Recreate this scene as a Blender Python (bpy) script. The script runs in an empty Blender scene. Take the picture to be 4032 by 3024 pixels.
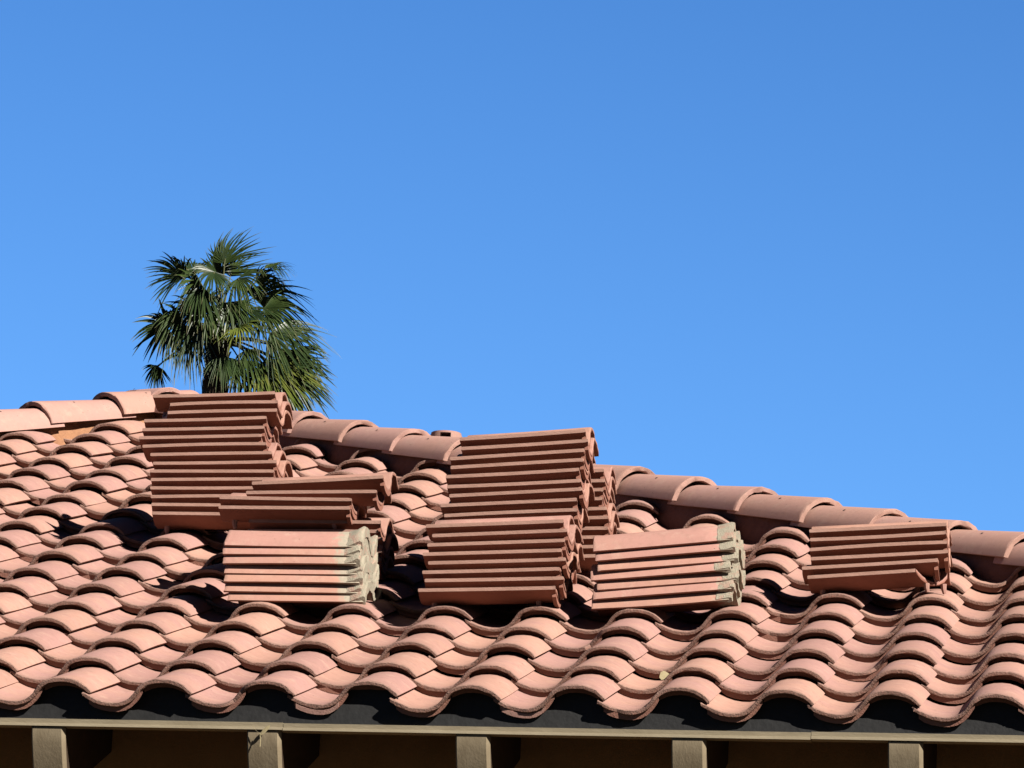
import bpy, math, random
import numpy as np
from mathutils import Vector, Matrix
R = math.radians
scene = bpy.context.scene
Z0 = 4.31                      # height of the eave above the ground
# ------------------------------------------------------------------ camera
cam = bpy.data.cameras.new('camera'); camo = bpy.data.objects.new('camera', cam)
scene.collection.objects.link(camo); scene.camera = camo
cr = Vector((0.99000013, 0.1343716, 0.0429421)); cu = Vector((-0.00828308, -0.24851361, 0.96859299)); cf = Vector((-0.14082308, 0.95926287, 0.24491549))
camo.matrix_world = Matrix(((cr.x, cu.x, -cf.x, 3.22375), (cr.y, cu.y, -cf.y, -14.247565), (cr.z, cu.z, -cf.z, Z0 - 2.708544), (0, 0, 0, 1)))
cam.sensor_width = 36.0; cam.lens = 21090.8255 / 4032 * 36.0
cam.clip_start = 0.5; cam.clip_end = 5000
# ------------------------------------------------------------------ sky and sun
SUN_EL, SUN_AZ = 33.5, 51.0    # azimuth measured from the eave's outward normal towards the right
sd = Vector((math.cos(R(SUN_EL)) * math.sin(R(SUN_AZ)), -math.cos(R(SUN_EL)) * math.cos(R(SUN_AZ)), math.sin(R(SUN_EL))))
w = bpy.data.worlds.new('World'); scene.world = w; w.use_nodes = True
nt = w.node_tree; nt.nodes.clear()
sky = nt.nodes.new('ShaderNodeTexSky'); sky.sky_type = 'NISHITA'; sky.sun_disc = False
sky.sun_elevation = R(SUN_EL); sky.sun_rotation = math.atan2(sd.x, sd.y)
sky.altitude = 800; sky.air_density = 1.0; sky.dust_density = 0.0; sky.ozone_density = 4.0
bg = nt.nodes.new('ShaderNodeBackground'); bg.inputs['Strength'].default_value = 0.0508
ow = nt.nodes.new('ShaderNodeOutputWorld')
tc = nt.nodes.new('ShaderNodeTexCoord'); sep = nt.nodes.new('ShaderNodeSeparateXYZ'); nt.links.new(tc.outputs['Generated'], sep.inputs[0])
rp_ = nt.nodes.new('ShaderNodeValToRGB'); el = rp_.color_ramp.elements      # a clear desert sky that deepens towards the zenith, dimmed further at zenith and horizon to cut fill light
el[0].position = 0.15; el[0].color = (0.58, 0.89, 1.14, 1); el[1].position = 1.0; el[1].color = (0.06, 0.09, 0.15, 1)
e2 = el.new(0.34); e2.color = (0.34, 0.64, 0.94, 1); e3 = el.new(0.55); e3.color = (0.12, 0.20, 0.34, 1); e4 = el.new(0.0); e4.color = (0.10, 0.11, 0.13, 1); e5 = el.new(0.09); e5.color = (0.26, 0.34, 0.46, 1)
nt.links.new(sep.outputs[2], rp_.inputs[0])
mul = nt.nodes.new('ShaderNodeMix'); mul.data_type = 'RGBA'; mul.blend_type = 'MULTIPLY'; mul.inputs[0].default_value = 1.0; mul.clamp_result = False
nt.links.new(sky.outputs[0], mul.inputs[6]); nt.links.new(rp_.outputs[0], mul.inputs[7])
dt = nt.nodes.new('ShaderNodeVectorMath'); dt.operation = 'DOT_PRODUCT'; nt.links.new(tc.outputs['Generated'], dt.inputs[0]); dt.inputs[1].default_value = sd
mr = nt.nodes.new('ShaderNodeMapRange'); mr.interpolation_type = 'SMOOTHSTEP'; nt.links.new(dt.outputs['Value'], mr.inputs['Value'])
mr.inputs['From Min'].default_value = -0.25; mr.inputs['From Max'].default_value = 0.8; mr.inputs['To Min'].default_value = 1.0; mr.inputs['To Max'].default_value = 0.16  # sky around the sun dimmed below its natural brightness to weaken fill light
sc_ = nt.nodes.new('ShaderNodeVectorMath'); sc_.operation = 'SCALE'; nt.links.new(mul.outputs[2], sc_.inputs[0]); nt.links.new(mr.outputs[0], sc_.inputs['Scale'])
nt.links.new(sc_.outputs[0], bg.inputs['Color']); nt.links.new(bg.outputs[0], ow.inputs['Surface'])
sl = bpy.data.lights.new('sun', 'SUN'); sl.energy = 5.0; sl.angle = R(0.5); sl.color = (1.0, 0.94, 0.88)
so = bpy.data.objects.new('sun', sl); scene.collection.objects.link(so)
so.rotation_euler = (-sd).to_track_quat('-Z', 'Y').to_euler(); so.location = sd * 60
vs = scene.view_settings; vs.view_transform = 'Standard'; vs.look = 'None'; vs.exposure = 1.70; vs.gamma = 1

# ------------------------------------------------------------------ helpers
COL = scene.collection
def link(o, parent=None):
    COL.objects.link(o)
    if parent: o.parent = parent
    return o
def mesh_obj(name, verts, faces, mats, parent=None, mi=None, attrs=None, smooth=True, angle=35):
    me = bpy.data.meshes.new(name); me.from_pydata([tuple(v) for v in verts], [], faces)
    for m in (mats if isinstance(mats, (list, tuple)) else [mats]): me.materials.append(m)
    if mi is not None: me.polygons.foreach_set('material_index', mi)
    for k, vals in (attrs or {}).items():
        a = me.attributes.new(k, 'FLOAT', 'POINT'); a.data.foreach_set('value', [float(x) for x in vals])
    if smooth:
        me.polygons.foreach_set('use_smooth', [True] * len(me.polygons)); me.set_sharp_from_angle(angle=R(angle))
    me.update()
    return link(bpy.data.objects.new(name, me), parent)
def tag(o, label=None, cat=None, group=None, kind=None):
    if label: o['label'] = label
    if cat: o['category'] = cat
    if group: o['group'] = group
    if kind: o['kind'] = kind
    return o
def empty(name, loc=(0, 0, 0)):
    o = bpy.data.objects.new(name, None); o.location = loc; o.empty_display_size = 0.1
    return link(o)
class MB:
    def __init__(s): s.v = []; s.f = []
    def box(s, x0, x1, y0, y1, z0, z1, b=0.0):
        n = len(s.v)
        s.v += [(x, y, z) for z in (z0, z1) for y in (y0, y1) for x in (x0, x1)]
        s.f += [tuple(n + i for i in q) for q in ((0, 2, 3, 1), (4, 5, 7, 6), (0, 1, 5, 4), (2, 6, 7, 3), (0, 4, 6, 2), (1, 3, 7, 5))]
    def tube(s, pts, rad, seg=8, cap=True):
        n0 = len(s.v); pts = [Vector(p) for p in pts]
        for i, p in enumerate(pts):
            t = (pts[min(i + 1, len(pts) - 1)] - pts[max(i - 1, 0)]).normalized()
            a = t.orthogonal().normalized() if i == 0 else (a - t * a.dot(t)).normalized()
            b = t.cross(a); r = rad[i] if isinstance(rad, (list, tuple)) else rad
            s.v += [tuple(p + a * r * math.cos(k * 2 * math.pi / seg) + b * r * math.sin(k * 2 * math.pi / seg)) for k in range(seg)]
        for i in range(len(pts) - 1):
            for k in range(seg):
                k2 = (k + 1) % seg
                s.f.append((n0 + i * seg + k, n0 + i * seg + k2, n0 + (i + 1) * seg + k2, n0 + (i + 1) * seg + k))
        if cap:
            s.f.append(tuple(n0 + k for k in reversed(range(seg)))); e = n0 + (len(pts) - 1) * seg
            s.f.append(tuple(e + k for k in range(seg)))
    def obj(s, name, mats, parent=None, **k): return mesh_obj(name, s.v, s.f, mats, parent, **k)

# ------------------------------------------------------------------ materials
KA = 0.365                      # all surface colours below are given for a bright exposure; this brings them to real albedos
class NT:
    def __init__(s, name):
        s.m = bpy.data.materials.new(name); s.m.use_nodes = True; s.t = s.m.node_tree
        s.b = s.t.nodes['Principled BSDF']
    def n(s, typ, **kw):
        n = s.t.nodes.new(typ)
        for k, v in kw.items():
            if k in n.inputs.keys(): n.inputs[k].default_value = v
            else: setattr(n, k, v)
        return n
    def l(s, a, b): s.t.links.new(a, b)
    def noise(s, vec, scale, detail=4, rough=0.6):
        n = s.n('ShaderNodeTexNoise'); n.inputs['Scale'].default_value = scale; n.inputs['Detail'].default_value = detail; n.inputs['Roughness'].default_value = rough
        if vec: s.l(vec, n.inputs['Vector'])
        return n.outputs['Fac']
    def ramp(s, fac, a, b, ca=(0, 0, 0, 1), cb=(1, 1, 1, 1)):
        r = s.n('ShaderNodeValToRGB'); r.color_ramp.elements[0].position = a; r.color_ramp.elements[1].position = b
        r.color_ramp.elements[0].color = ca; r.color_ramp.elements[1].color = cb
        s.l(fac, r.inputs[0]); return r.outputs[0]
    def mix(s, fac, a, b, mode='MIX'):
        m = s.n('ShaderNodeMix', data_type='RGBA', blend_type=mode)
        for v, i in ((fac, 0), (a, 6), (b, 7)):
            if isinstance(v, (int, float)): m.inputs[i].default_value = v
            elif isinstance(v, tuple): m.inputs[i].default_value = (v[0] * KA, v[1] * KA, v[2] * KA, 1)
            else: s.l(v, m.inputs[i])
        return m.outputs[2]
    def math(s, op, a, b=0.0):
        m = s.n('ShaderNodeMath', operation=op)
        for v, i in ((a, 0), (b, 1)):
            if isinstance(v, (int, float)): m.inputs[i].default_value = v
            else: s.l(v, m.inputs[i])
        return m.outputs[0]
    def attr(s, name): return s.n('ShaderNodeAttribute', attribute_name=name).outputs['Fac']
    def coord(s): return s.n('ShaderNodeNewGeometry').outputs['Position']
    def bump(s, h, dist, strength=1.0):
        b = s.n('ShaderNodeBump'); b.inputs['Distance'].default_value = dist; b.inputs['Strength'].default_value = strength
        s.l(h, b.inputs['Height']); s.l(b.outputs[0], s.b.inputs['Normal'])
    def fin(s, col, rough=0.8, spec=0.2):
        if isinstance(col, tuple): s.b.inputs['Base Color'].default_value = (*col, 1)
        else: s.l(col, s.b.inputs['Base Color'])
        s.b.inputs['Roughness'].default_value = rough
        s.b.inputs['Specular IOR Level'].default_value = spec
        return s.m

def clay(name, pinkc, peachc, dirt=0.55, moss=False):
    g = NT(name); P = g.coord()
    t = g.attr('tint')                                   # one random number per tile
    lo = g.noise(P, 9, 3); mid = g.noise(P, 45, 5, 0.65); fine = g.noise(P, 420, 3, 0.7)
    f = g.math('ADD', g.math('MULTIPLY', t, 0.8), g.math('MULTIPLY', g.math('SUBTRACT', lo, 0.5), 1.5))
    col = g.mix(g.ramp(f, 0.1, 0.75), pinkc, peachc)
    t2 = g.math('FRACT', g.math('MULTIPLY', t, 7.31))    # some tiles are duskier than their neighbours
    col = g.mix(g.math('MULTIPLY', g.ramp(t2, 0.45, 1.0), 0.30), col, (0.40, 0.21, 0.17))
    col = g.mix(g.math('MULTIPLY', g.ramp(g.noise(P, 22, 6, 0.7), 0.52, 0.72), 0.5), col, (0.74, 0.50, 0.38))
    col = g.mix(g.math('MULTIPLY', g.ramp(mid, 0.5, 0.8), dirt), col, (0.34, 0.20, 0.145))
    col = g.mix(g.math('MULTIPLY', g.ramp(fine, 0.35, 0.75), 0.16), col, (0.70, 0.50, 0.40))
    sp = g.n('ShaderNodeTexVoronoi'); sp.inputs['Scale'].default_value = 55; g.l(P, sp.inputs['Vector'])
    speck = g.math('MULTIPLY', g.math('LESS_THAN', sp.outputs['Distance'], 0.10), g.math('GREATER_THAN', g.noise(P, 12, 2), 0.57))
    col = g.mix(g.math('MULTIPLY', speck, 0.7), col, (0.10, 0.06, 0.045))
    col = g.mix(g.math('MULTIPLY', g.attr('under'), .85), col, g.mix(g.ramp(mid, .3, .7), (0.36, 0.115, 0.065), (0.44, 0.16, 0.095)))   # unfaded red underside, darkened further to paint in the shade of the gaps
    e = g.attr('edge')                                   # rough weathered cut ends
    er = g.math('MULTIPLY', e, g.ramp(g.noise(P, 160, 4), 0.2, 0.55))
    col = g.mix(g.math('MULTIPLY', er, 0.85), col, (0.30, 0.185, 0.14))
    if moss:                                             # pale cement smeared over the last centimetres of the end
        c = g.attr('cement')
        m = g.ramp(g.math('ADD', c, g.math('MULTIPLY', g.math('SUBTRACT', g.noise(P, 60, 4), 0.5), 0.7)), 0.42, 0.58)
        cc = g.mix(g.ramp(g.noise(P, 110, 4), 0.35, 0.7), (0.57, 0.47, 0.355), (0.45, 0.41, 0.30))
        col = g.mix(m, col, cc)
    h = g.math('ADD', g.math('MULTIPLY', fine, 0.5), g.math('MULTIPLY', g.math('MULTIPLY', g.noise(P, 190, 4), e), 2.5))
    g.bump(h, 0.0022, 0.6)
    return g.fin(col, 0.85, 0.15)
M_tile = clay('clay_roof_tile', (0.58, 0.315, 0.27), (0.67, 0.37, 0.275))
M_stack = clay('clay_stacked_tile', (0.63, 0.325, 0.26), (0.66, 0.35, 0.25), 0.4)
M_cem = clay('clay_tile_with_cement', (0.63, 0.325, 0.26), (0.66, 0.35, 0.25), 0.4, moss=True)
g_ = NT('clay_cut_edge'); P_ = g_.coord()
mp_ = g_.n('ShaderNodeMapping'); mp_.inputs['Scale'].default_value = (.25, 1, 1); g_.l(P_, mp_.inputs['Vector'])
c_ = g_.mix(g_.ramp(g_.noise(mp_.outputs[0], 60, 5, .7), .3, .7), (0.60, 0.36, 0.28), (0.47, 0.275, 0.205))
c_ = g_.mix(g_.ramp(g_.noise(mp_.outputs[0], 22, 3), .68, .74), c_, (0.70, 0.56, 0.44))
g_.bump(g_.noise(mp_.outputs[0], 300, 3), .002, .6)
M_cut = g_.fin(c_, .9, .1)
M_cap = clay('clay_hip_tile', (0.64, 0.36, 0.30), (0.67, 0.375, 0.29), 0.3)

def simple(name, c1, c2, scale, rough=0.8, bump=0.0, bscale=200, spec=0.2, stretch=None):
    g = NT(name); P = g.coord()
    if stretch:
        mp = g.n('ShaderNodeMapping'); mp.inputs['Scale'].default_value = stretch; g.l(P, mp.inputs['Vector']); P = mp.outputs[0]
    col = g.mix(g.ramp(g.noise(P, scale, 5), 0.3, 0.7), c1, c2)
    if bump: g.bump(g.noise(P, bscale, 4), bump)
    return g.fin(col, rough, spec)
M_deck = simple('roof_underlay', (0.03, 0.022, 0.02), (0.05, 0.035, 0.03), 20)
M_black = simple('black_eave_flashing', (0.016, 0.016, 0.0155), (0.027, 0.027, 0.026), 40, 0.6, 0.001, 80)
M_trim = simple('beige_painted_wood', (0.45, 0.375, 0.245), (0.37, 0.305, 0.195), 30, 0.7, 0.001, 120, stretch=(0.3, 1, 1))
M_rafter = simple('beige_painted_rafter', (0.37, 0.295, 0.185), (0.29, 0.225, 0.135), 40, 0.75, 0.0008, 160, stretch=(1, 1, 0.35))
M_wall = simple('brown_wall', (0.62, 0.35, 0.14), (0.74, 0.42, 0.18), 8, 0.9, 0.003, 150)
M_side = simple('shade_darkened_rafter_side', (0.075, 0.045, 0.022), (0.055, 0.032, 0.015), 30, 0.85, 0.001, 100)  # shade under the eave painted into the rafter sides as dark brown
M_mortar = simple('orange_hip_mortar', (0.56, 0.28, 0.14), (0.42, 0.20, 0.105), 25, 0.9, 0.006, 60)
M_hipboard = simple('maroon_hip_closure', (0.20, 0.085, 0.06), (0.26, 0.12, 0.085), 18, 0.9, 0.004, 60)
M_ground = simple('dark_gravel_ground', (0.085, 0.07, 0.05), (0.06, 0.05, 0.04), 0.6, 0.95, 0.02, 30)

# ------------------------------------------------------------------ the clay S tile
TP = R(20.78913948); T = math.tan(TP); W = 0.286; L = 0.414; E = 0.3434; LIFT = 0.030
PX = np.array([(-.022,.0278),(-.016,.0252),(-.008,.0215),(0,.0175),(.014,.0108),(.033,.0045),(.056,.0008),(.076,.0005),(.094,.0045),(.108,.0125),(.119,.0235),(.128,.036),(.137,.047),(.148,.0558),(.163,.0628),(.182,.0672),(.205,.0685),(.226,.0665),(.246,.0605),(.262,.0525),(.274,.0425),(.282,.0345),(.2865,.0292)])
_d = np.gradient(PX, axis=0); _n = np.stack([_d[:, 1], -_d[:, 0]], 1); _n /= np.linalg.norm(_n, axis=1)[:, None]
TH = np.full(len(PX), 0.012); TH[-4:] = (.0115, .0105, .009, .008); TH[:2] = (.0105, .0115)
QX = PX + _n * TH[:, None]; QX[0] = (-.022, .0175); QX[1] = (-.0185, .0155); QX[2] = (-.0122, .0118); MX = (PX + QX) / 2
NP_ = len(PX)
def tile_geo(seed, lugs=(), chips=(), rim=.008, rough=1.0):
    """one S tile: x across (pan edge to roll edge), y from nose to head, z up"""
    rnd = np.random.RandomState(seed)
    ys = [0, .0028, .012, .10, .20, .31, L - .0028, L]
    ring0 = np.concatenate([PX, QX[::-1]]); mid = np.concatenate([MX, MX[::-1]])
    V = []; edge = []; cem = []; und = []
    wob = rnd.normal(0, 1, 6); N2 = 2 * NP_
    jn = np.convolve(rnd.normal(0, 1, NP_ + 4), np.ones(3) / 3, 'same')[2:-2] * .0020 * rough
    jh = np.convolve(rnd.normal(0, 1, NP_ + 4), np.ones(3) / 3, 'same')[2:-2] * .0012 * rough
    for iy, y in enumerate(ys):
        ring = ring0.copy()
        if iy in (0, len(ys) - 1): ring = ring + (mid - ring) * .30
        if iy < 2: ring = ring + rnd.normal(0, .0006 * rough, ring.shape)
        bow = .0012 * wob[0] * math.sin(math.pi * y / L) + .0010 * wob[1] * (y / L - .5)
        for k, (x, z) in enumerate(ring):
            kk = k if k < NP_ else N2 - 1 - k
            yy = y
            if iy < 3: yy = y + jn[kk] * (1, 1, .6)[iy]
            if iy >= len(ys) - 2: yy = y + jh[kk]
            for (end, xa, xb, dep) in chips:             # broken corners
                fr = (x - xa) / (xb - xa)
                if 0 <= fr <= 1:
                    c = dep * (1 - fr) ** .8
                    if end == 'head' and iy >= len(ys) - 3: yy = min(yy, L - c - (.004 if iy == len(ys) - 3 else 0))
                    if end == 'nose' and iy <= 3: yy = max(yy, c + (.004, .006, .010, .016)[iy])
            V.append((x, yy, z + bow)); edge.append(1.0 if iy in (0, 1, len(ys) - 1) or (kk == 0 and False) else (.6 if kk == NP_ - 1 and k >= NP_ else (.35 if iy == 2 else 0.0))); cem.append(max(0.0, (yy - (L - .13)) / .13)); und.append(1.0 if k >= NP_ else 0.0)
    F = []
    for iy in range(len(ys) - 1):
        for k in range(N2):
            a = iy * N2 + k; b = iy * N2 + (k + 1) % N2
            F.append((a, b, b + N2, a + N2))
    for iy, fl in ((0, True), (len(ys) - 1, False)):
        for k in range(NP_ - 1):
            q = [iy * N2 + k, iy * N2 + k + 1, iy * N2 + N2 - 2 - k, iy * N2 + N2 - 1 - k]
            F.append(tuple(reversed(q)) if fl else tuple(q))
    def strip(i0, i1, y0, y1, drop):
        n = len(V); m = i1 - i0 + 1
        for y in (y0, y1):
            for i in range(i0, i1 + 1): V.append((QX[i, 0], y, QX[i, 1] + .001)); edge.append(.5); cem.append(0); und.append(.8)
            for i in range(i0, i1 + 1):
                e = .75 if i in (i0, i1) else 1
                V.append((QX[i, 0], y, QX[i, 1] - drop * e)); edge.append(.5); cem.append(0); und.append(.8)
        for i in range(m - 1):
            F.append((n + i, n + m + i, n + m + i + 1, n + i + 1))
            F.append((n + 2 * m + i, n + 2 * m + i + 1, n + 3 * m + i + 1, n + 3 * m + i))
            F.append((n + m + i, n + 3 * m + i, n + 3 * m + i + 1, n + m + i + 1))
        F.append((n, n + 2 * m, n + 3 * m, n + m)); F.append((n + m - 1, n + 2 * m - 1, n + 4 * m - 1, n + 3 * m - 1))
    if rim: strip(3, 12, rim, rim + .012, .0145); strip(12, NP_ - 3, rim + .030, rim + .040, .0140)
    return np.array(V), F, edge, cem, und

# ------------------------------------------------------------------ the house
house = empty('house', (1.0, 0.6, 0))
tag(house, 'house with a terracotta tiled hip roof over dark brown walls and beige rafter tails', 'house')
def hobj(name, mb, mats, **k):
    o = mb.obj(name, mats, **k); o.parent = house; o.matrix_parent_inverse = Matrix.Translation(-house.location); return o
def to_house(o, parent=None):
    o.parent = parent or house
    if not parent: o.matrix_parent_inverse = Matrix.Translation(-house.location)
    return o
# hip lines in plan (centre lines)
RH0 = 4.79                                               # right hip: u + v = RH0
LA, LB = Vector((-1.33, 5.50)), Vector((0.57, 0.82)).normalized()   # left hip: viewer-side edge line through LA along LB
LN = Vector((LB.y, -LB.x))                               # towards the viewer's side
LC = LA - LN * 0.105
def left_u(v): return LC.x + (v - LC.y) * LB.x / LB.y
# peak: intersection
k = LB.x / LB.y
VP = (RH0 - LC.x + LC.y * k) / (1 + k); UP = RH0 - VP
base_z = lambda v: Z0 + v * T - 0.018
NC = int(VP / (E * math.cos(TP))) + 1
SV = np.array([0, math.cos(TP), math.sin(TP)]); NV = np.array([0, -math.sin(TP), math.cos(TP)])
V, F, AT, AE, AU = [], [], [], [], []
rt = random.Random(5)
for j in range(0, NC + 1):
    v0 = j * E * math.cos(TP)
    for kx in range(-10, 20):
        uc = kx * W + W / 2; vc = v0 + .17
        if uc + vc > RH0 + .12 or uc < left_u(vc) - .12: continue
        if uc > 4.6 or uc < -3.6: continue
        ch = []
        if rt.random() < .35: xa = rt.choice((.29, .29, .10, .02)); ch.append(('nose', xa, xa - rt.uniform(.02, .05) if xa > .2 else xa + rt.uniform(.02, .05), rt.uniform(.004, .011)))
        g, f, e, c, un = tile_geo(1000 + j * 50 + kx, rough=1.25, chips=ch)
        th = math.atan(LIFT / E) + rt.gauss(0, .004); yw = rt.gauss(0, .008)
        y, z = g[:, 1].copy(), g[:, 2].copy(); x = g[:, 0] - y * yw
        s = j * E + y + rt.gauss(0, .0042)
        nz = LIFT * (1 - y / E) + z + rt.gauss(0, .0017) + (y / E) * (th - math.atan(LIFT / E)) * .1
        pts = np.array([0, 0, Z0 - .018]) + np.outer(kx * W + x + rt.gauss(0, .0012), [1, 0, 0]) + np.outer(s, SV) + np.outer(nz, NV)
        n0 = len(V); V += pts.tolist(); F += [tuple(n0 + i for i in q) for q in f]
        AT += [rt.random()] * len(g); AE += e; AU += un
# short starter pans under the first course
for kx in range(-7, 16):
    n0 = len(V); ii = range(3, 11)
    for y in (.012, .10):
        for zo in (-.0135, -.0265):
            for i in ii:
                p = np.array([kx * W + PX[i, 0], 0, Z0 - .018]) + SV * y + NV * (LIFT + PX[i, 1] + zo); V.append(p.tolist()); AT.append(.4); AE.append(.3); AU.append(0)
    m = len(ii)
    for i in range(m - 1):
        F += [(n0 + i, n0 + m + i, n0 + m + i + 1, n0 + i + 1), (n0 + i, n0 + i + 1, n0 + 2 * m + i + 1, n0 + 2 * m + i), (n0 + m + i, n0 + 3 * m + i, n0 + 3 * m + i + 1, n0 + m + i + 1)]
    F += [(n0, n0 + 2 * m, n0 + 3 * m, n0 + m), (n0 + m - 1, n0 + 2 * m - 1, n0 + 4 * m - 1, n0 + 3 * m - 1)]
roof = to_house(mesh_obj('roof', V, F, M_tile, attrs={'tint': AT, 'edge': AE, 'under': AU}))
roof['label'] = 'weathered terracotta S tiles laid in overlapping courses'
# deck below the tiles and the two hidden side slopes
mb = MB()
vt = VP; dz = -0.03
def dp(u, v, o=dz): return (u, v, base_z(v) + o)
ur, ul = RH0, left_u(0.0)
mb.v = [dp(ul, .03), dp(ur, .03), dp(UP, VP), (ur, 9, base_z(.03) + dz), (ul - 1, 9, base_z(.03) + dz), (UP, 9, base_z(VP) + dz)]
mb.f = [(0, 1, 2), (1, 3, 5, 2), (0, 2, 5, 4), (3, 4, 5)]
hobj('roof_deck', mb, M_deck, smooth=False)
# hip tiles: tapered half barrels lapped down each hip
def hip_tile(seed, length=.42, r0=.116, r1=.094, th=.020, hole=True):
    rnd = random.Random(seed); n = 18; V = []; F = []; A = []
    ys = [0, .003, .012, .14, .28, length]
    for iy, y in enumerate(ys):
        r = r0 + (r1 - r0) * y / length
        for (o, sh) in ((0, 1), (-th, -1)):
            for i in range(n + 1):
                a = R(10) + R(160) * i / n
                rr = r + o
                if iy == 0: rr -= sh * .0028
                skirt = .004 if i in (0, n) else 0
                V.append((-rr * math.cos(a) * 1.0, y + (rnd.gauss(0, .0014) if iy < 2 else 0), rr * 1.02 * (math.sin(a) - .174) - skirt + (rnd.gauss(0, .0008) if iy < 2 else 0)))
                A.append(.35 if iy < 2 else 0.0)
    m = n + 1; s = 2 * m
    for iy in range(len(ys) - 1):
        for i in range(n):
            a = iy * s + i; F.append((a, a + s, a + s + 1, a + 1))
            b = iy * s + m + i; F.append((b, b + 1, b + s + 1, b + s))
        for i in (0, n):
            a = iy * s + i; b = a + m; q = (a, b, b + s, a + s); F.append(q if i == 0 else tuple(reversed(q)))
    for iy in (0, len(ys) - 1):
        for i in range(n):
            a = iy * s + i; q = (a, a + 1, a + m + 1, a + m); F.append(q if iy == 0 else tuple(reversed(q)))
    return V, F, A
NAILS = []
def hip_run(P0, down, s_start, step, count, seed, tilt, length, first=None):
    """P0: peak point; down: unit 3D vector down the hip; caps placed from s_start on"""
    for i in range(count):
        s = s_start + i * step
        V, F, A = hip_tile(seed + i, first if (first and i == 0) else length)
        rnd = random.Random(seed * 7 + i)
        yax = (-down).normalized()
        xax = yax.cross(Vector((0, 0, 1))).normalized(); zax = xax.cross(yax).normalized()
        rot = Matrix((xax, yax, zax)).transposed()
        rot = rot @ Matrix.Rotation(tilt + rnd.gauss(0, .006), 3, 'X') @ Matrix.Rotation(rnd.gauss(0, .018), 3, 'Z') @ Matrix.Rotation(rnd.gauss(0, .02), 3, 'Y')
        base = P0 + down * s + zax * .042
        pts = [base + rot @ Vector(v) for v in V]
        o = mesh_obj('hip_tile', pts, F, M_cap, attrs={'tint': [rnd.random()] * len(V), 'edge': A})
        to_house(o, roof)
        for a0 in (55,) if seed < 50 else (118,):        # the nail hole on the viewer's side
            a = R(a0); y = .19; r = .116 - .022 * y / .42
            c = Vector((-r * math.cos(a), y, r * 1.02 * (math.sin(a) - .174))); nn = Vector((-math.cos(a), 0, math.sin(a)))
            t1 = nn.cross(Vector((0, 1, 0))).normalized(); ring = [c + nn * .0012 + t1 * .0045 * math.cos(q) + Vector((0, 1, 0)) * .0045 * math.sin(q) for q in np.linspace(0, 2 * math.pi, 9)[:-1]]
            n0 = [base + rot @ p for p in ring]
            h = mesh_obj('nail_hole', n0, [tuple(range(8))], M_deck, smooth=False); to_house(h, roof)
peak = Vector((UP, VP, base_z(VP) + .046))
dR = Vector((1, -1, -T)).normalized(); dL = Vector((-LB.x, -LB.y, -LB.y * T)).normalized()
hip_run(peak, dR, .070, .348, 18, 20, -.034, .42, .20)
hip_run(peak, dL, .28, .395, 15, 80, -.034, .47)
# the closure under the hip tiles: bare board right of the peak, orange mortar to the left
def closure(name, P0, P1, nrm, mat, hgt, off, seed):
    rnd = random.Random(seed); V = []; F = []; n = 160
    for i in range(n + 1):
        p = P0.lerp(P1, i / n)
        for zz, oo in ((-.07, off), (hgt * .35, off + rnd.gauss(0, .004)), (hgt, off * .8 + rnd.gauss(0, .003)), (hgt, -off)):
            V.append(p + nrm * oo + Vector((0, 0, zz)))
    for i in range(n):
        for q in range(3): F.append((4 * i + q, 4 * i + q + 1, 4 * i + q + 5, 4 * i + q + 4))
    to_house(mesh_obj(name, V, F, mat))
pk = Vector((UP, VP, base_z(VP)))
closure('hip_closure', pk, pk + dR * 6.2, Vector((-1, -1, 0)).normalized(), M_hipboard, .10, .070, 1)
closure('hip_mortar', pk, pk + dL * 6.6, Vector((LN.x, LN.y, 0)), M_mortar, .085, .075, 2)
# eave: black flashing, beige trim, rafter tails, wall
UA, UB = -2.6, 4.4
mb = MB()                                                # black closure scalloped to the underside of the first course
def prof_z(n, v):
    s_ = (v + n * math.sin(TP)) / math.cos(TP); return Z0 - .018 + s_ * math.sin(TP) + n * math.cos(TP)
top = []
for kx in range(-9, 15):
    for i in range(3, NP_ - 1):
        n_ = LIFT + (PX[i, 1] - .029 if i < 11 else QX[i, 1] - .002)
        top.append((kx * W + (PX[i, 0] if i < 11 else QX[i, 0]), n_))
top = [t_ for i, t_ in enumerate(top) if i == 0 or t_[0] > top[i - 1][0] + .0005]
for v in (.022, .035):
    for x, n_ in top: mb.v += [(x, v, Z0 - .034), (x, v, prof_z(n_, v))]
m = len(top) * 2
for i in range(0, m - 2, 2): mb.f += [(i, i + 2, i + 3, i + 1), (m + i, m + i + 1, m + i + 3, m + i + 2), (i + 1, i + 3, m + i + 3, m + i + 1), (i, m + i, m + i + 2, i + 2)]
hobj('eave_flashing', mb, M_black, smooth=False)
mb = MB()
for a, b, dzz in ((UA, .537, 0.0), (.5385, 1.99, -.0015), (1.9915, UB, .0005)):
    n = len(mb.v)
    pr = [(.010, -.0335), (.013, -.0455), (.005, -.0475), (.005, -.0545), (.045, -.0545), (.045, -.0335)]
    for u in (a, b): mb.v += [(u, y, Z0 + z + dzz) for y, z in pr]
    mb.f += [(n + i, n + 6 + i, n + 6 + (i + 1) % 6, n + (i + 1) % 6) for i in range(6)] + [tuple(n + i for i in range(6)), tuple(n + 6 + i for i in reversed(range(6)))]
hobj('drip_edge', mb, M_trim, smooth=False)
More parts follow.
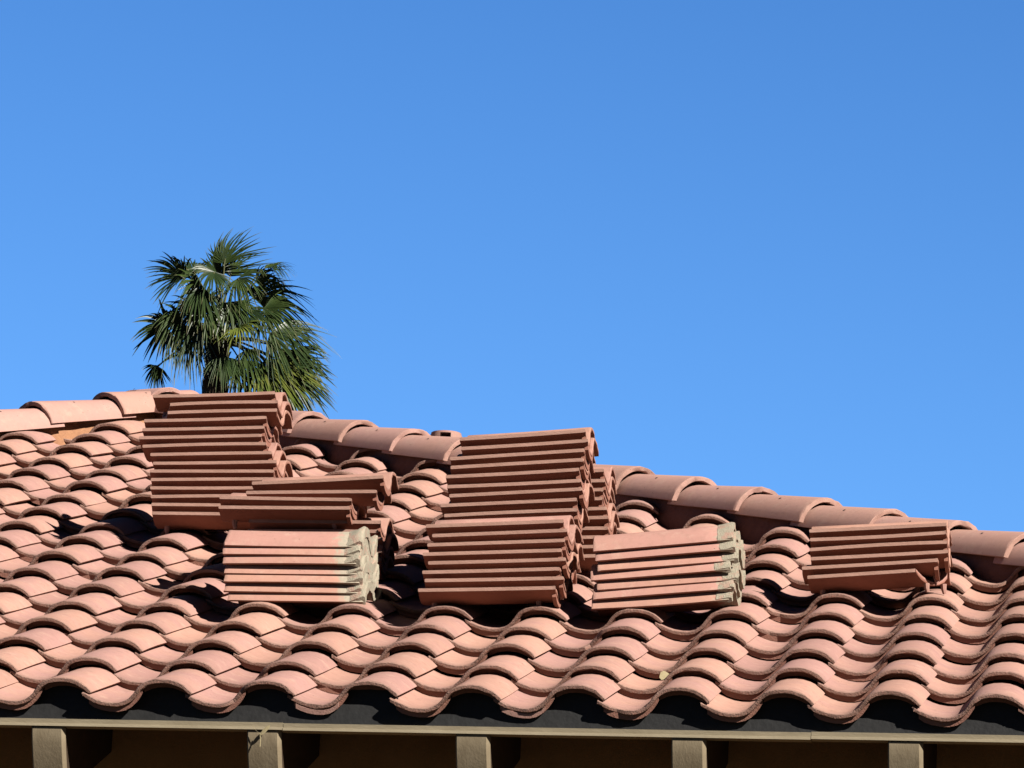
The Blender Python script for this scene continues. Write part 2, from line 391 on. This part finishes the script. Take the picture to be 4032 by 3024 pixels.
for uc in (-1.30, -.712, -.121, .485, 1.065, 1.658, 2.2465, 2.84, 3.43, 4.02):
    V, F = [], []
    prof = [(.011, -.0565), (.014, -.075), (.024, -.100), (.039, -.130), (.056, -.160), (.075, -.190), (.098, -.214), (.9, -.21 + .81 * T), (.9, -.0565 + .888 * T)]
    wd = .0475
    for u in (uc - wd, uc - wd + .004, uc + wd - .010, uc + wd):
        ins = .012 if u == uc + wd else (.004 if u == uc - wd else 0)
        V += [(u, y + (ins if i < 7 else 0), Z0 + z) for i, (y, z) in enumerate(prof)]
    n = len(prof)
    for k in range(3):
        for i in range(n): F.append((k * n + i, k * n + (i + 1) % n, (k + 1) * n + (i + 1) % n, (k + 1) * n + i))
    F += [tuple(reversed(range(n))), tuple(3 * n + i for i in range(n))]
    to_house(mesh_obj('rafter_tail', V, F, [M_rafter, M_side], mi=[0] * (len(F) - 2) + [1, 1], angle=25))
mb = MB(); mb.v = [(UA, .046, Z0 - .04), (UB, .046, Z0 - .04), (UB, .95, Z0 - .04 + .9 * T), (UA, .95, Z0 - .04 + .9 * T)]; mb.f = [(0, 1, 2, 3)]
hobj('soffit', mb, M_wall, smooth=False)
mb = MB(); mb.box(UA, UB, .62, 8.6, 0.0, Z0 + .16); hobj('wall', mb, M_wall, smooth=False)

# ------------------------------------------------------------------ ground
mb = MB(); mb.v = [(-900, -900, 0), (900, -900, 0), (900, 1800, 0), (-900, 1800, 0)]; mb.f = [(0, 1, 2, 3)]
tag(mb.obj('ground', M_ground, smooth=False), kind='structure')

# ------------------------------------------------------------------ the stacks of loose tiles
ORD = ['topmost', 'second', 'third', 'fourth', 'fifth', 'sixth', 'seventh', 'eighth', 'ninth', 'tenth', 'eleventh', 'twelfth', 'thirteenth', 'fourteenth', 'fifteenth', 'sixteenth']
def lug_obj(parent, x, y, drop):
    mb = MB(); z = float(np.interp(x, QX[:, 0], QX[:, 1])) + .002
    n = 0; r0, r1 = .010, .006
    mb.tube([(x, y, z), (x, y, z - drop * .5), (x + .003, y - .002, z - drop)], [r0, r0 * .85, r1], 7)
    return mb.obj('lug', M_stack, parent, attrs={'tint': [.3] * len(mb.v), 'edge': [.3] * len(mb.v)})
def stack(key, A, kind, yaw, tau, phi, pitch, dx, dv=None, desc='', group='', lugs={}, chips={}, seed=0, extra={}, scl={}):
    """dx from the top tile to the bottom one; A: lower left corner of the bottom tile's near edge"""
    n = len(dx); rnd = random.Random(seed)
    for i in range(n):
        lvl = n - 1 - i; fr = i / max(1, n - 1)
        ta = R(tau[0] + (tau[1] - tau[0]) * fr if not isinstance(tau[0], tuple) else dict(tau)[i]) + rnd.gauss(0, .002)
        ps = R(yaw) + rnd.gauss(0, .010); ph = R(phi) + rnd.gauss(0, .010)
        e = Vector((math.cos(ps) * math.cos(ta), math.sin(ps) * math.cos(ta), math.sin(ta)))
        a = Vector((-math.sin(ps) * math.cos(ph), math.cos(ps) * math.cos(ph), math.sin(ph))); a = (a - e * a.dot(e)).normalized()
        nz = e.cross(a)
        if kind == 'pan': M = Matrix((a, -e, nz)).transposed(); ref = Vector((-.022, L, .0175))
        else: M = Matrix((-a, e, nz)).transposed(); ref = Vector((.283, 0, .0232))
        if kind == 'pan': ref = Vector((-.022, L * scl.get(i, 1.0), .0175))
        p = Vector((A[0] + dx[i] - .043 * lvl * pitch, A[1] + (dv[i] if dv else 0) + rnd.gauss(0, .003), A[2] + Z0 + lvl * pitch)) - M @ ref
        g, f, ed, ce, un = tile_geo(seed * 100 + i, chips=chips.get(i, ()), rough=1.0, rim=.0015 if kind == 'pan' and i not in chips else 0)
        sy = scl.get(i, 1.0 + rnd.gauss(0, .006)); g[:, 1] *= sy
        cement = kind == 'roll'
        at = {'tint': [rnd.random()] * len(g), 'edge': [q * .3 for q in ed], 'under': un}
        if cement: at['cement'] = [max(0, q - (.0 if key == 'S2' else .25)) for q in ce]
        lab = desc.format(ORD[i] if i < n - 1 else 'bottom')
        if i in extra: lab = extra[i]
        mi = [0] * len(f)
        if kind == 'pan':
            for q in range(7): mi[q * 2 * NP_ + 2 * NP_ - 1] = 1
        o = mesh_obj('clay_tile', g.tolist(), f, [M_cem if cement else M_stack, M_cut], mi=mi, attrs=at)
        tag(o, lab, 'clay tile', group)
        o.matrix_world = Matrix.Translation(p) @ M.to_4x4()
        for (x, y, d) in lugs.get(i, ()): lug_obj(o, x, y, d)
        if cement: mortar(o, seed * 31 + i, 1.0 if key == 'S2' else .35)
def mortar(parent, seed, k=1.0):
    """pale cement packed against the head end of a tile: follows the profile, rough outside"""
    rnd = random.Random(seed); V = []; F = []; m = NP_
    for yy, dzt, dzb in ((L - .04, .0008, 0), (L - .020, .0075 * k, -.002), (L + .000, .0165 * k, -.006), (L + .008, .0130 * k, -.004)):
        for i in range(m): V.append((PX[i, 0] + rnd.gauss(0, .0006), yy + rnd.gauss(0, .0011), PX[i, 1] + dzt + rnd.gauss(0, .0009)))
        for i in range(m): V.append((QX[i, 0] + rnd.gauss(0, .0006), yy + rnd.gauss(0, .0011), QX[i, 1] + dzb + rnd.gauss(0, .0009)))
    s = 2 * m
    for r in range(3):
        for i in range(m - 1):
            a = r * s + i; F.append((a, a + 1, a + s + 1, a + s)); b = a + m; F.append((b, b + s, b + s + 1, b + 1))
        for i in (0, m - 1):
            a = r * s + i; F.append((a, a + s, a + s + m, a + m))
    a = 3 * s
    for i in range(m - 1): F.append((a + i, a + i + 1, a + m + i + 1, a + m + i))
    return mesh_obj('mortar', V, F, M_mort, parent, angle=60)
g_ = NT('pale_mortar'); P_ = g_.coord()
c_ = g_.mix(g_.ramp(g_.noise(P_, 90, 5), .3, .7), (0.56, 0.48, 0.36), (0.44, 0.41, 0.30))
c_ = g_.mix(g_.math('MULTIPLY', g_.ramp(g_.noise(P_, 38, 4), .5, .62), .65), c_, (0.62, 0.36, 0.27))   # clay showing through
g_.bump(g_.noise(P_, 240, 4), .003)
M_mort = g_.fin(c_, .95, .1)

def off(xs, ref, s): return [(x - ref) / s for x in xs]
HEADL = ((.045, .375, .028), (.10, .012, .030), (.045, .060, .026))
stack('S1', (-.450, 2.710, 1.164), 'pan', 0, (2.3, .4), 2.5, .0285, off([240, 268, 262, 155, 130, 105, 160, 215, 270, 240, 240, 245, 245, 250, 260], 260, 3226),
      desc='red clay tile, {} in the tallest left stack below the palm', group='tiles in the tall stack below the palm tree', seed=1,
      chips={1: [('head', -.03, .10, .055)], 2: [('head', -.03, .09, .05)]},
      lugs={14: HEADL}, extra={1: 'red clay tile with a broken left corner, second in the tallest left stack', 2: 'red clay tile with a chipped left corner, third in the tallest left stack'})
stack('S6', (.069, 1.77, .807), 'pan', 0, ((0, 3.4), (1, 1.2), (2, -.3), (3, .4), (4, .6), (5, .6), (6, .6), (7, .6), (8, .6)), 5, .0302, [.01, -.012, -.080, -.086, 0.0, -.006, .008, .004, 0.0],
      dv=[0, 0, -.055, -.06, 0, 0, 0, 0, 0],
      desc='red clay tile, {} in the stack behind the left cement-ended pile', group='tiles in the stack behind the left cement-ended pile', seed=2, lugs={3: HEADL})
stack('S2', (.102, 1.305, .576), 'roll', 0, (.2, .2), 17, .0285, off([165, 145, 150, 170, 175, 170, 205], 205, 3650),
      desc='clay tile with pale cement end, {} in the left cement-ended pile', group='cement-ended tiles in the left pile', seed=3)
stack('S3a', (.684, 1.545, .721), 'pan', 0, (4.7, 2.1), 5, .0301, off([405, 415, 330, 325, 295, 300, 320, 270, 275, 220, 235, 215, 240, 210, 190], 190, 2499),
      desc='red clay tile, {} in the tallest middle stack against the sky', group='tiles in the tall middle stack', seed=4, scl={0: .935, 1: .945})
stack('S3b', (.699, 1.212, .595), 'pan', 0, (2.9, 2.2), 5, .0279, off([150, 185, 165, 135, 170, 120, 145, 90], 89, 2554),
      desc='red clay tile, {} in the front stack leaning on the tall middle stack', group='tiles in the front middle stack', seed=5, lugs={7: HEADL, 5: ((.06, .012, .024),), 6: ((.06, .014, .022),)})
stack('S7', (.759, 1.86, .841), 'pan', 0, (2.5, 1.5), 5, .0292, [.0, .004, -.003, -.006, .008, .012, .010, -.004, .006, 0],
      desc='red clay tile, {} in the stack half hidden behind the middle stack', group='tiles in the half hidden stack behind the middle', seed=6)
stack('S5', (1.217, 1.248, .554), 'roll', 0, (6.0, 4.8), 17, .0290, off([300, 320, 340, 275, 335, 300, 283], 281, 2960),
      desc='tile with pale cement end, {} in the tilted pile right of middle', group='cement-ended tiles in the tilted right pile', seed=7)
stack('S4', (1.834, 1.554, .725), 'pan', 0, (3.8, 4.2), 3.5, .0290, off([350, 355, 355, 360, 270, 325], 330, 2944),
      desc='red clay tile, {} in the low rightmost stack below the hip', group='tiles in the low rightmost stack', seed=8, lugs={5: HEADL, 4: ((.06, .012, .024),)},
      chips={5: [('nose', -.03, .12, .085)]}, extra={5: 'red clay tile with a broken near corner at the bottom of the low rightmost stack'})

# ------------------------------------------------------------------ small things on the roof
t = empty('vent_pipe', (.155, 5.02, Z0 + 1.925))
tag(t, 'short terracotta vent pipe with a square notch poking up behind the hip tiles', 'vent pipe')
mb = MB(); n = 28; hs = [-.35, .055, .083]
for r, zs in ((.060, hs), (.047, hs)):
    for z in zs: mb.v += [(r * math.cos(2 * math.pi * i / n), r * math.sin(2 * math.pi * i / n), z) for i in range(n)]
for q in range(2):
    for b, fl in ((0, 0), (3 * n, 1)):
        for i in range(n):
            an = (i + .5) * 360 / n
            if q == 1 and 262 < an < 290: continue
            a = b + q * n + i; c = b + q * n + (i + 1) % n; f = (a, c, c + n, a + n); mb.f.append(tuple(reversed(f)) if fl else f)
for i in range(n):
    a = 2 * n + i; c = 2 * n + (i + 1) % n; mb.f.append((a, c, c + 3 * n, a + 3 * n))
mb.obj('pipe', M_cap, t, attrs={'tint': [.5] * len(mb.v), 'edge': [0.2] * len(mb.v)})
mb = MB(); mb.v = [(.057 * math.cos(2 * math.pi * i / n), .057 * math.sin(2 * math.pi * i / n), z) for z in (.0835, .0915) for i in range(n)]
mb.f = [(i, (i + 1) % n, n + (i + 1) % n, n + i) for i in range(n)] + [tuple(range(n, 2 * n)), tuple(reversed(range(n)))]
mb.obj('cap', M_cap, t, attrs={'tint': [.5] * len(mb.v), 'edge': [0.2] * len(mb.v)})

M_straw = simple('dry_straw', (0.55, 0.47, 0.27), (0.42, 0.33, 0.17), 300, 0.8)
t = empty('dry_weed', (.478, .003, Z0 - .081))
tag(t, 'dry two-leaved weed sprig growing from the second rafter tail from the left', 'weed')
mb = MB(); mb.tube([(0, 0, -.022), (.001, -.003, 0), (-.002, -.004, .016)], [.0016, .0014, .001], 6); mb.obj('stem', M_straw, t)
def leafblade(name, pts, wd, par):
    V = []; F = []
    for i, p in enumerate(pts):
        p = Vector(p); ww = wd * math.sin(math.pi * (.12 + .88 * i / (len(pts) - 1))) + .0005
        V += [p + Vector((ww * .5, 0, -ww * .6)), p + Vector((0, -.0015, 0)), p - Vector((ww * .5, 0, -ww * .6))]
    for i in range(len(pts) - 1):
        for q in (0, 1): F.append((3 * i + q, 3 * i + q + 1, 3 * i + q + 4, 3 * i + q + 3))
    return mesh_obj(name, V, F, M_straw, par)
leafblade('leaf', [(0, -.004, .010), (.010, -.006, .020), (.020, -.008, .030), (.027, -.009, .037)], .007, t)
leafblade('leaf', [(-.002, -.004, .012), (-.010, -.006, .020), (-.018, -.007, .028), (-.022, -.008, .036)], .005, t)

t = leafblade('dry_leaf', [(0, 0, 0), (.008, .004, .010), (.016, .006, .016), (.026, .007, .014)], .016, None)
t.location = (1.5394, 0.3157, Z0 + 0.1668); tag(t, 'small pale dry leaf caught at the edge of an eave tile', 'leaf')

# ------------------------------------------------------------------ the palm
def green(name, a, b, rough=.38):
    g = NT(name); P = g.coord(); tt = g.attr('tip')
    col = g.mix(g.ramp(g.noise(P, 3.0, 3), .35, .65), a, b)
    col = g.mix(g.ramp(tt, .8, 1.0), col, (0.34, 0.31, 0.16))
    m = g.fin(col, rough, .18); g.b.inputs['Transmission Weight'].default_value = 0
    return m
M_frond = green('palm_frond_green', (0.042, 0.076, 0.020), (0.078, 0.118, 0.030))
M_frondy = green('palm_frond_yellow_green', (0.11, 0.16, 0.03), (0.20, 0.22, 0.04))
M_frondd = green('palm_frond_dark', (0.032, 0.058, 0.020), (0.055, 0.088, 0.026))
M_petiole = simple('palm_petiole', (0.10, 0.12, 0.04), (0.16, 0.15, 0.06), 20, .5)
M_trunk = simple('palm_trunk_fibre', (0.050, 0.032, 0.020), (0.13, 0.085, 0.05), 14, .95, .03, 30, stretch=(1, 1, .3))
PD = 75.0; PXM = 21090.8255 / PD
palm_o = Vector((-11.40, 56.9, Z0 + 16.38 - .27))        # heart of the crown
palm = empty('palm_tree', (palm_o.x, palm_o.y, 0))
tag(palm, 'fan palm with a windblown dark green crown standing far behind the ridge of the roof', 'palm tree')
cyaw = math.atan2(cf.x, cf.y)
PR = Vector((math.cos(cyaw), -math.sin(cyaw), 0)); PF = Vector((math.sin(cyaw), math.cos(cyaw), 0)); PU = Vector((0, 0, 1))
def pc(cx, cy, d=0.0):                                   # crown plan: sketch units (549 to the metre) to a point in the world
    return palm_o + PR * ((cx - 800) / 525) + PU * (-(cy - 980) / 530 / .965) + PF * d
def topalm(o, par=None):
    o.parent = par or palm
    if not par: o.matrix_parent_inverse = Matrix.Translation((-palm_o.x, -palm_o.y, 0))
    return o
rp = random.Random(11)
def frond(hub, ang, rad, d=0.0, tilt=0.0, face=20, spread=95, droop=.30, mat=None, wind=.10, n=34, root=(805, 1000), sag=.2, name='frond'):
    h = pc(hub[0], hub[1], d); mat = mat or M_frond; Rr = rad / 535
    ax = (PR * math.cos(R(ang)) + PU * math.sin(R(ang))) * math.cos(R(tilt)) + PF * math.sin(R(tilt)); ax.normalize()
    side0 = ax.cross(PF).normalized(); nn0 = side0.cross(ax).normalized()
    side = side0 * math.cos(R(face)) + nn0 * math.sin(R(face)); nn = side.cross(ax).normalized()
    V, F, A = [], [], []; st = 9
    for i in range(n):
        th = R(-spread + 2 * spread * (i + .5) / n + rp.gauss(0, 1.2)); dth = R(spread / n)
        dr = ax * math.cos(th) + side * math.sin(th); pr = (side * math.cos(th) - ax * math.sin(th))
        ln = Rr * (1.0 - .22 * abs(th) / R(spread)) * rp.uniform(.78, 1.12); dk = droop * rp.uniform(.5, 1.8); wk = wind * rp.uniform(.3, 1.7); n0 = len(V)
        ph = rp.uniform(-1, 1) * .05
        for q in range(st + 1):
            s = q / st; r = ln * s
            wd = (r * math.tan(dth) * 1.3 if s < .48 else ln * .48 * math.tan(dth) * 1.3 * max(0.0, 1 - (s - .48) / .52) ** .7) + .0008
            f2 = max(0, s - .35) / .65
            c = h + dr * r * (1 - .10 * f2 * dk) - PU * (ln * dk * f2 ** 1.7) + PR * (ln * wk * f2 ** 1.6) - nn * (.10 * ln * s * s) + nn * ph * ln * f2
            pl = nn * wd * .55
            V += [c - pr * wd, c + pl, c + pr * wd]; A += [s * rp.uniform(.85, 1.0)] * 3
        for q in range(st):
            a = n0 + 3 * q; F += [(a, a + 1, a + 4, a + 3), (a + 1, a + 2, a + 5, a + 4)]
    o = topalm(mesh_obj(name, V, F, mat, attrs={'tip': A}, angle=50))
    r0 = pc(root[0] + rp.uniform(-12, 12), root[1] + rp.uniform(-30, 60), rp.uniform(-.05, .05))
    m = r0.lerp(h, .55) + PU * (sag * (h - r0).length)
    pts = [r0 * (1 - s) ** 2 + m * 2 * s * (1 - s) + h * s * s for s in [k / 8 for k in range(9)]] + [h + ax * Rr * .12]
    mb = MB(); mb.tube(pts, [.018 - .0012 * k for k in range(10)], 6)
    p = mb.obj('petiole', M_petiole); topalm(p, o)
    return o
FR = [ # hub, image angle, radius, depth, tilt, face, spread, droop, material, wind
    ((815, 440), 86, 330, .0, 5, 25, 75, .06, M_frond, .34), ((790, 500), 98, 300, .15, 0, -30, 80, .14, M_frondd, .22), ((860, 520), 76, 280, .1, 0, 10, 70, .16, M_frond, .40),
    ((520, 560), 148, 330, .0, -10, 30, 75, .36, M_frondd, .02), ((600, 500), 125, 260, .2, 10, -20, 90, .38, M_frondd, .06), 
    ((1050, 560), 42, 300, .05, 10, -50, 65, .50, M_frond, .22), ((1110, 470), 28, 270, -.05, 10, 60, 60, .62, M_frond, .18),
    ((1060, 690), 10, 440, -.1, -5, -40, 65, .32, M_frond, .10), ((1010, 640), 30, 300, .2, 20, 30, 85, .40, M_frondd, .08), 
    ((1240, 890), -2, 420, .0, 5, 45, 65, .40, M_frond, .12), ((1180, 960), -20, 440, -.15, -10, 30, 75, .40, M_frondd, .10),
    ((420, 930), 174, 285, .0, 0, 8, 135, .30, M_frondd, .0), ((540, 880), 215, 320, -.2, -25, 20, 75, .48, M_frond, .08), ((620, 800), 205, 300, -.1, -20, 0, 90, .45, M_frondd, .04),
    ((1330, 1080), -38, 370, .1, 0, 15, 85, .35, M_frondd, .08), ((1150, 1160), -46, 500, -.15, -10, 25, 65, .26, M_frondy, .08), ((1240, 1200), -40, 460, -.05, 0, 0, 75, .30, M_frond, .08), ((1280, 1180), -62, 430, .1, 0, 10, 70, .30, M_frondd, .10),
    ((955, 950), -50, 240, -.45, -55, 10, 150, .35, M_frondy, .05), ((660, 640), 225, 300, -.3, -35, 10, 95, .42, M_frond, .05),
    ((690, 700), 262, 300, -.35, -40, 15, 90, .48, M_frondd, .08), ((860, 1170), -78, 240, -.3, -20, 10, 75, .40, M_frond, .08),
    ((1020, 1090), -62, 340, -.2, -15, 20, 70, .42, M_frond, .10), ((600, 930), 245, 340, -.1, -10, 35, 65, .42, M_frond, .12), ((650, 960), 258, 330, -.2, -10, 0, 65, .42, M_frondd, .10),
    ((760, 560), 250, 260, -.4, -45, 5, 105, .35, M_frondd, .1), ((930, 600), 300, 280, -.4, -40, -10, 95, .40, M_frond, .12),
    ((1130, 800), -25, 350, -.3, -25, 10, 85, .42, M_frond, .12), ((1000, 820), -70, 320, -.35, -35, 0, 85, .45, M_frondd, .1), ((900, 760), -80, 300, -.3, -30, 0, 90, .42, M_frond, .1), ((760, 800), 262, 280, -.3, -30, 0, 90, .42, M_frond, .1),
    ((1120, 1180), -68, 400, .1, 0, 10, 75, .35, M_frondd, .12), ((960, 1120), -85, 340, .2, 0, 10, 85, .30, M_frondd, .1),
    ((1250, 1020), -55, 450, .2, 10, 40, 60, .35, M_frond, .14), ((720, 860), 255, 270, .2, 10, 30, 75, .4, M_frondd, .08), ((680, 720), 150, 280, .25, 20, 0, 110, .35, M_frondd, .05),
]
for hub, an, ra, d, ti, fa, sp, dr, ma, wi in FR: frond(hub, an, ra, d, ti, fa, sp, dr, ma, wi)
frond((372, 1215), 262, 175, 0, 0, 70, 75, .25, M_frondd, 0, 30, root=(770, 1080), sag=.30)
frond((372, 1215), 250, 165, .05, 0, 10, 80, .35, M_frondd, .08, 26, root=(770, 1080), sag=.30)
# unopened spear leaf
mb = MB()
for k in range(7):
    x = 800 + rp.uniform(-9, 9); mb.tube([pc(x, 1000, -.30), pc(x + rp.uniform(-6, 6), 800, -.32), pc(x + rp.uniform(-14, 14), 625, -.30)], [.012, .010, .003], 5)
topalm(mb.obj('spear_leaf', simple('pale_spear', (0.20, 0.20, 0.08), (0.30, 0.28, 0.13), 8, .6)))
# trunk with a ragged sheath of old leaf bases below the crown
mb = MB(); pts = []; rad = []; tb = palm_o
for i in range(60):
    s = i / 59; z = (tb.z - .10) * s
    pts.append((tb.x + PR.x * -.02 * s, tb.y, z)); rad.append(.23 - .09 * min(1, s * 1.2) + (.012 if i % 2 else 0))
mb.tube(pts, rad, 16)
for i in range(90):
    a = rp.uniform(0, 6.28); z = tb.z - rp.uniform(.08, 1.4); r = .13
    b = Vector((tb.x + r * math.cos(a), tb.y + r * math.sin(a), z)); o = Vector((math.cos(a), math.sin(a), 0))
    mb.tube([b, b + o * .035 + PU * .09, b + o * rp.uniform(.04, .10) + PU * rp.uniform(.13, .22)], [.030, .022, .006], 5)
topalm(mb.obj('trunk', M_trunk, angle=50))
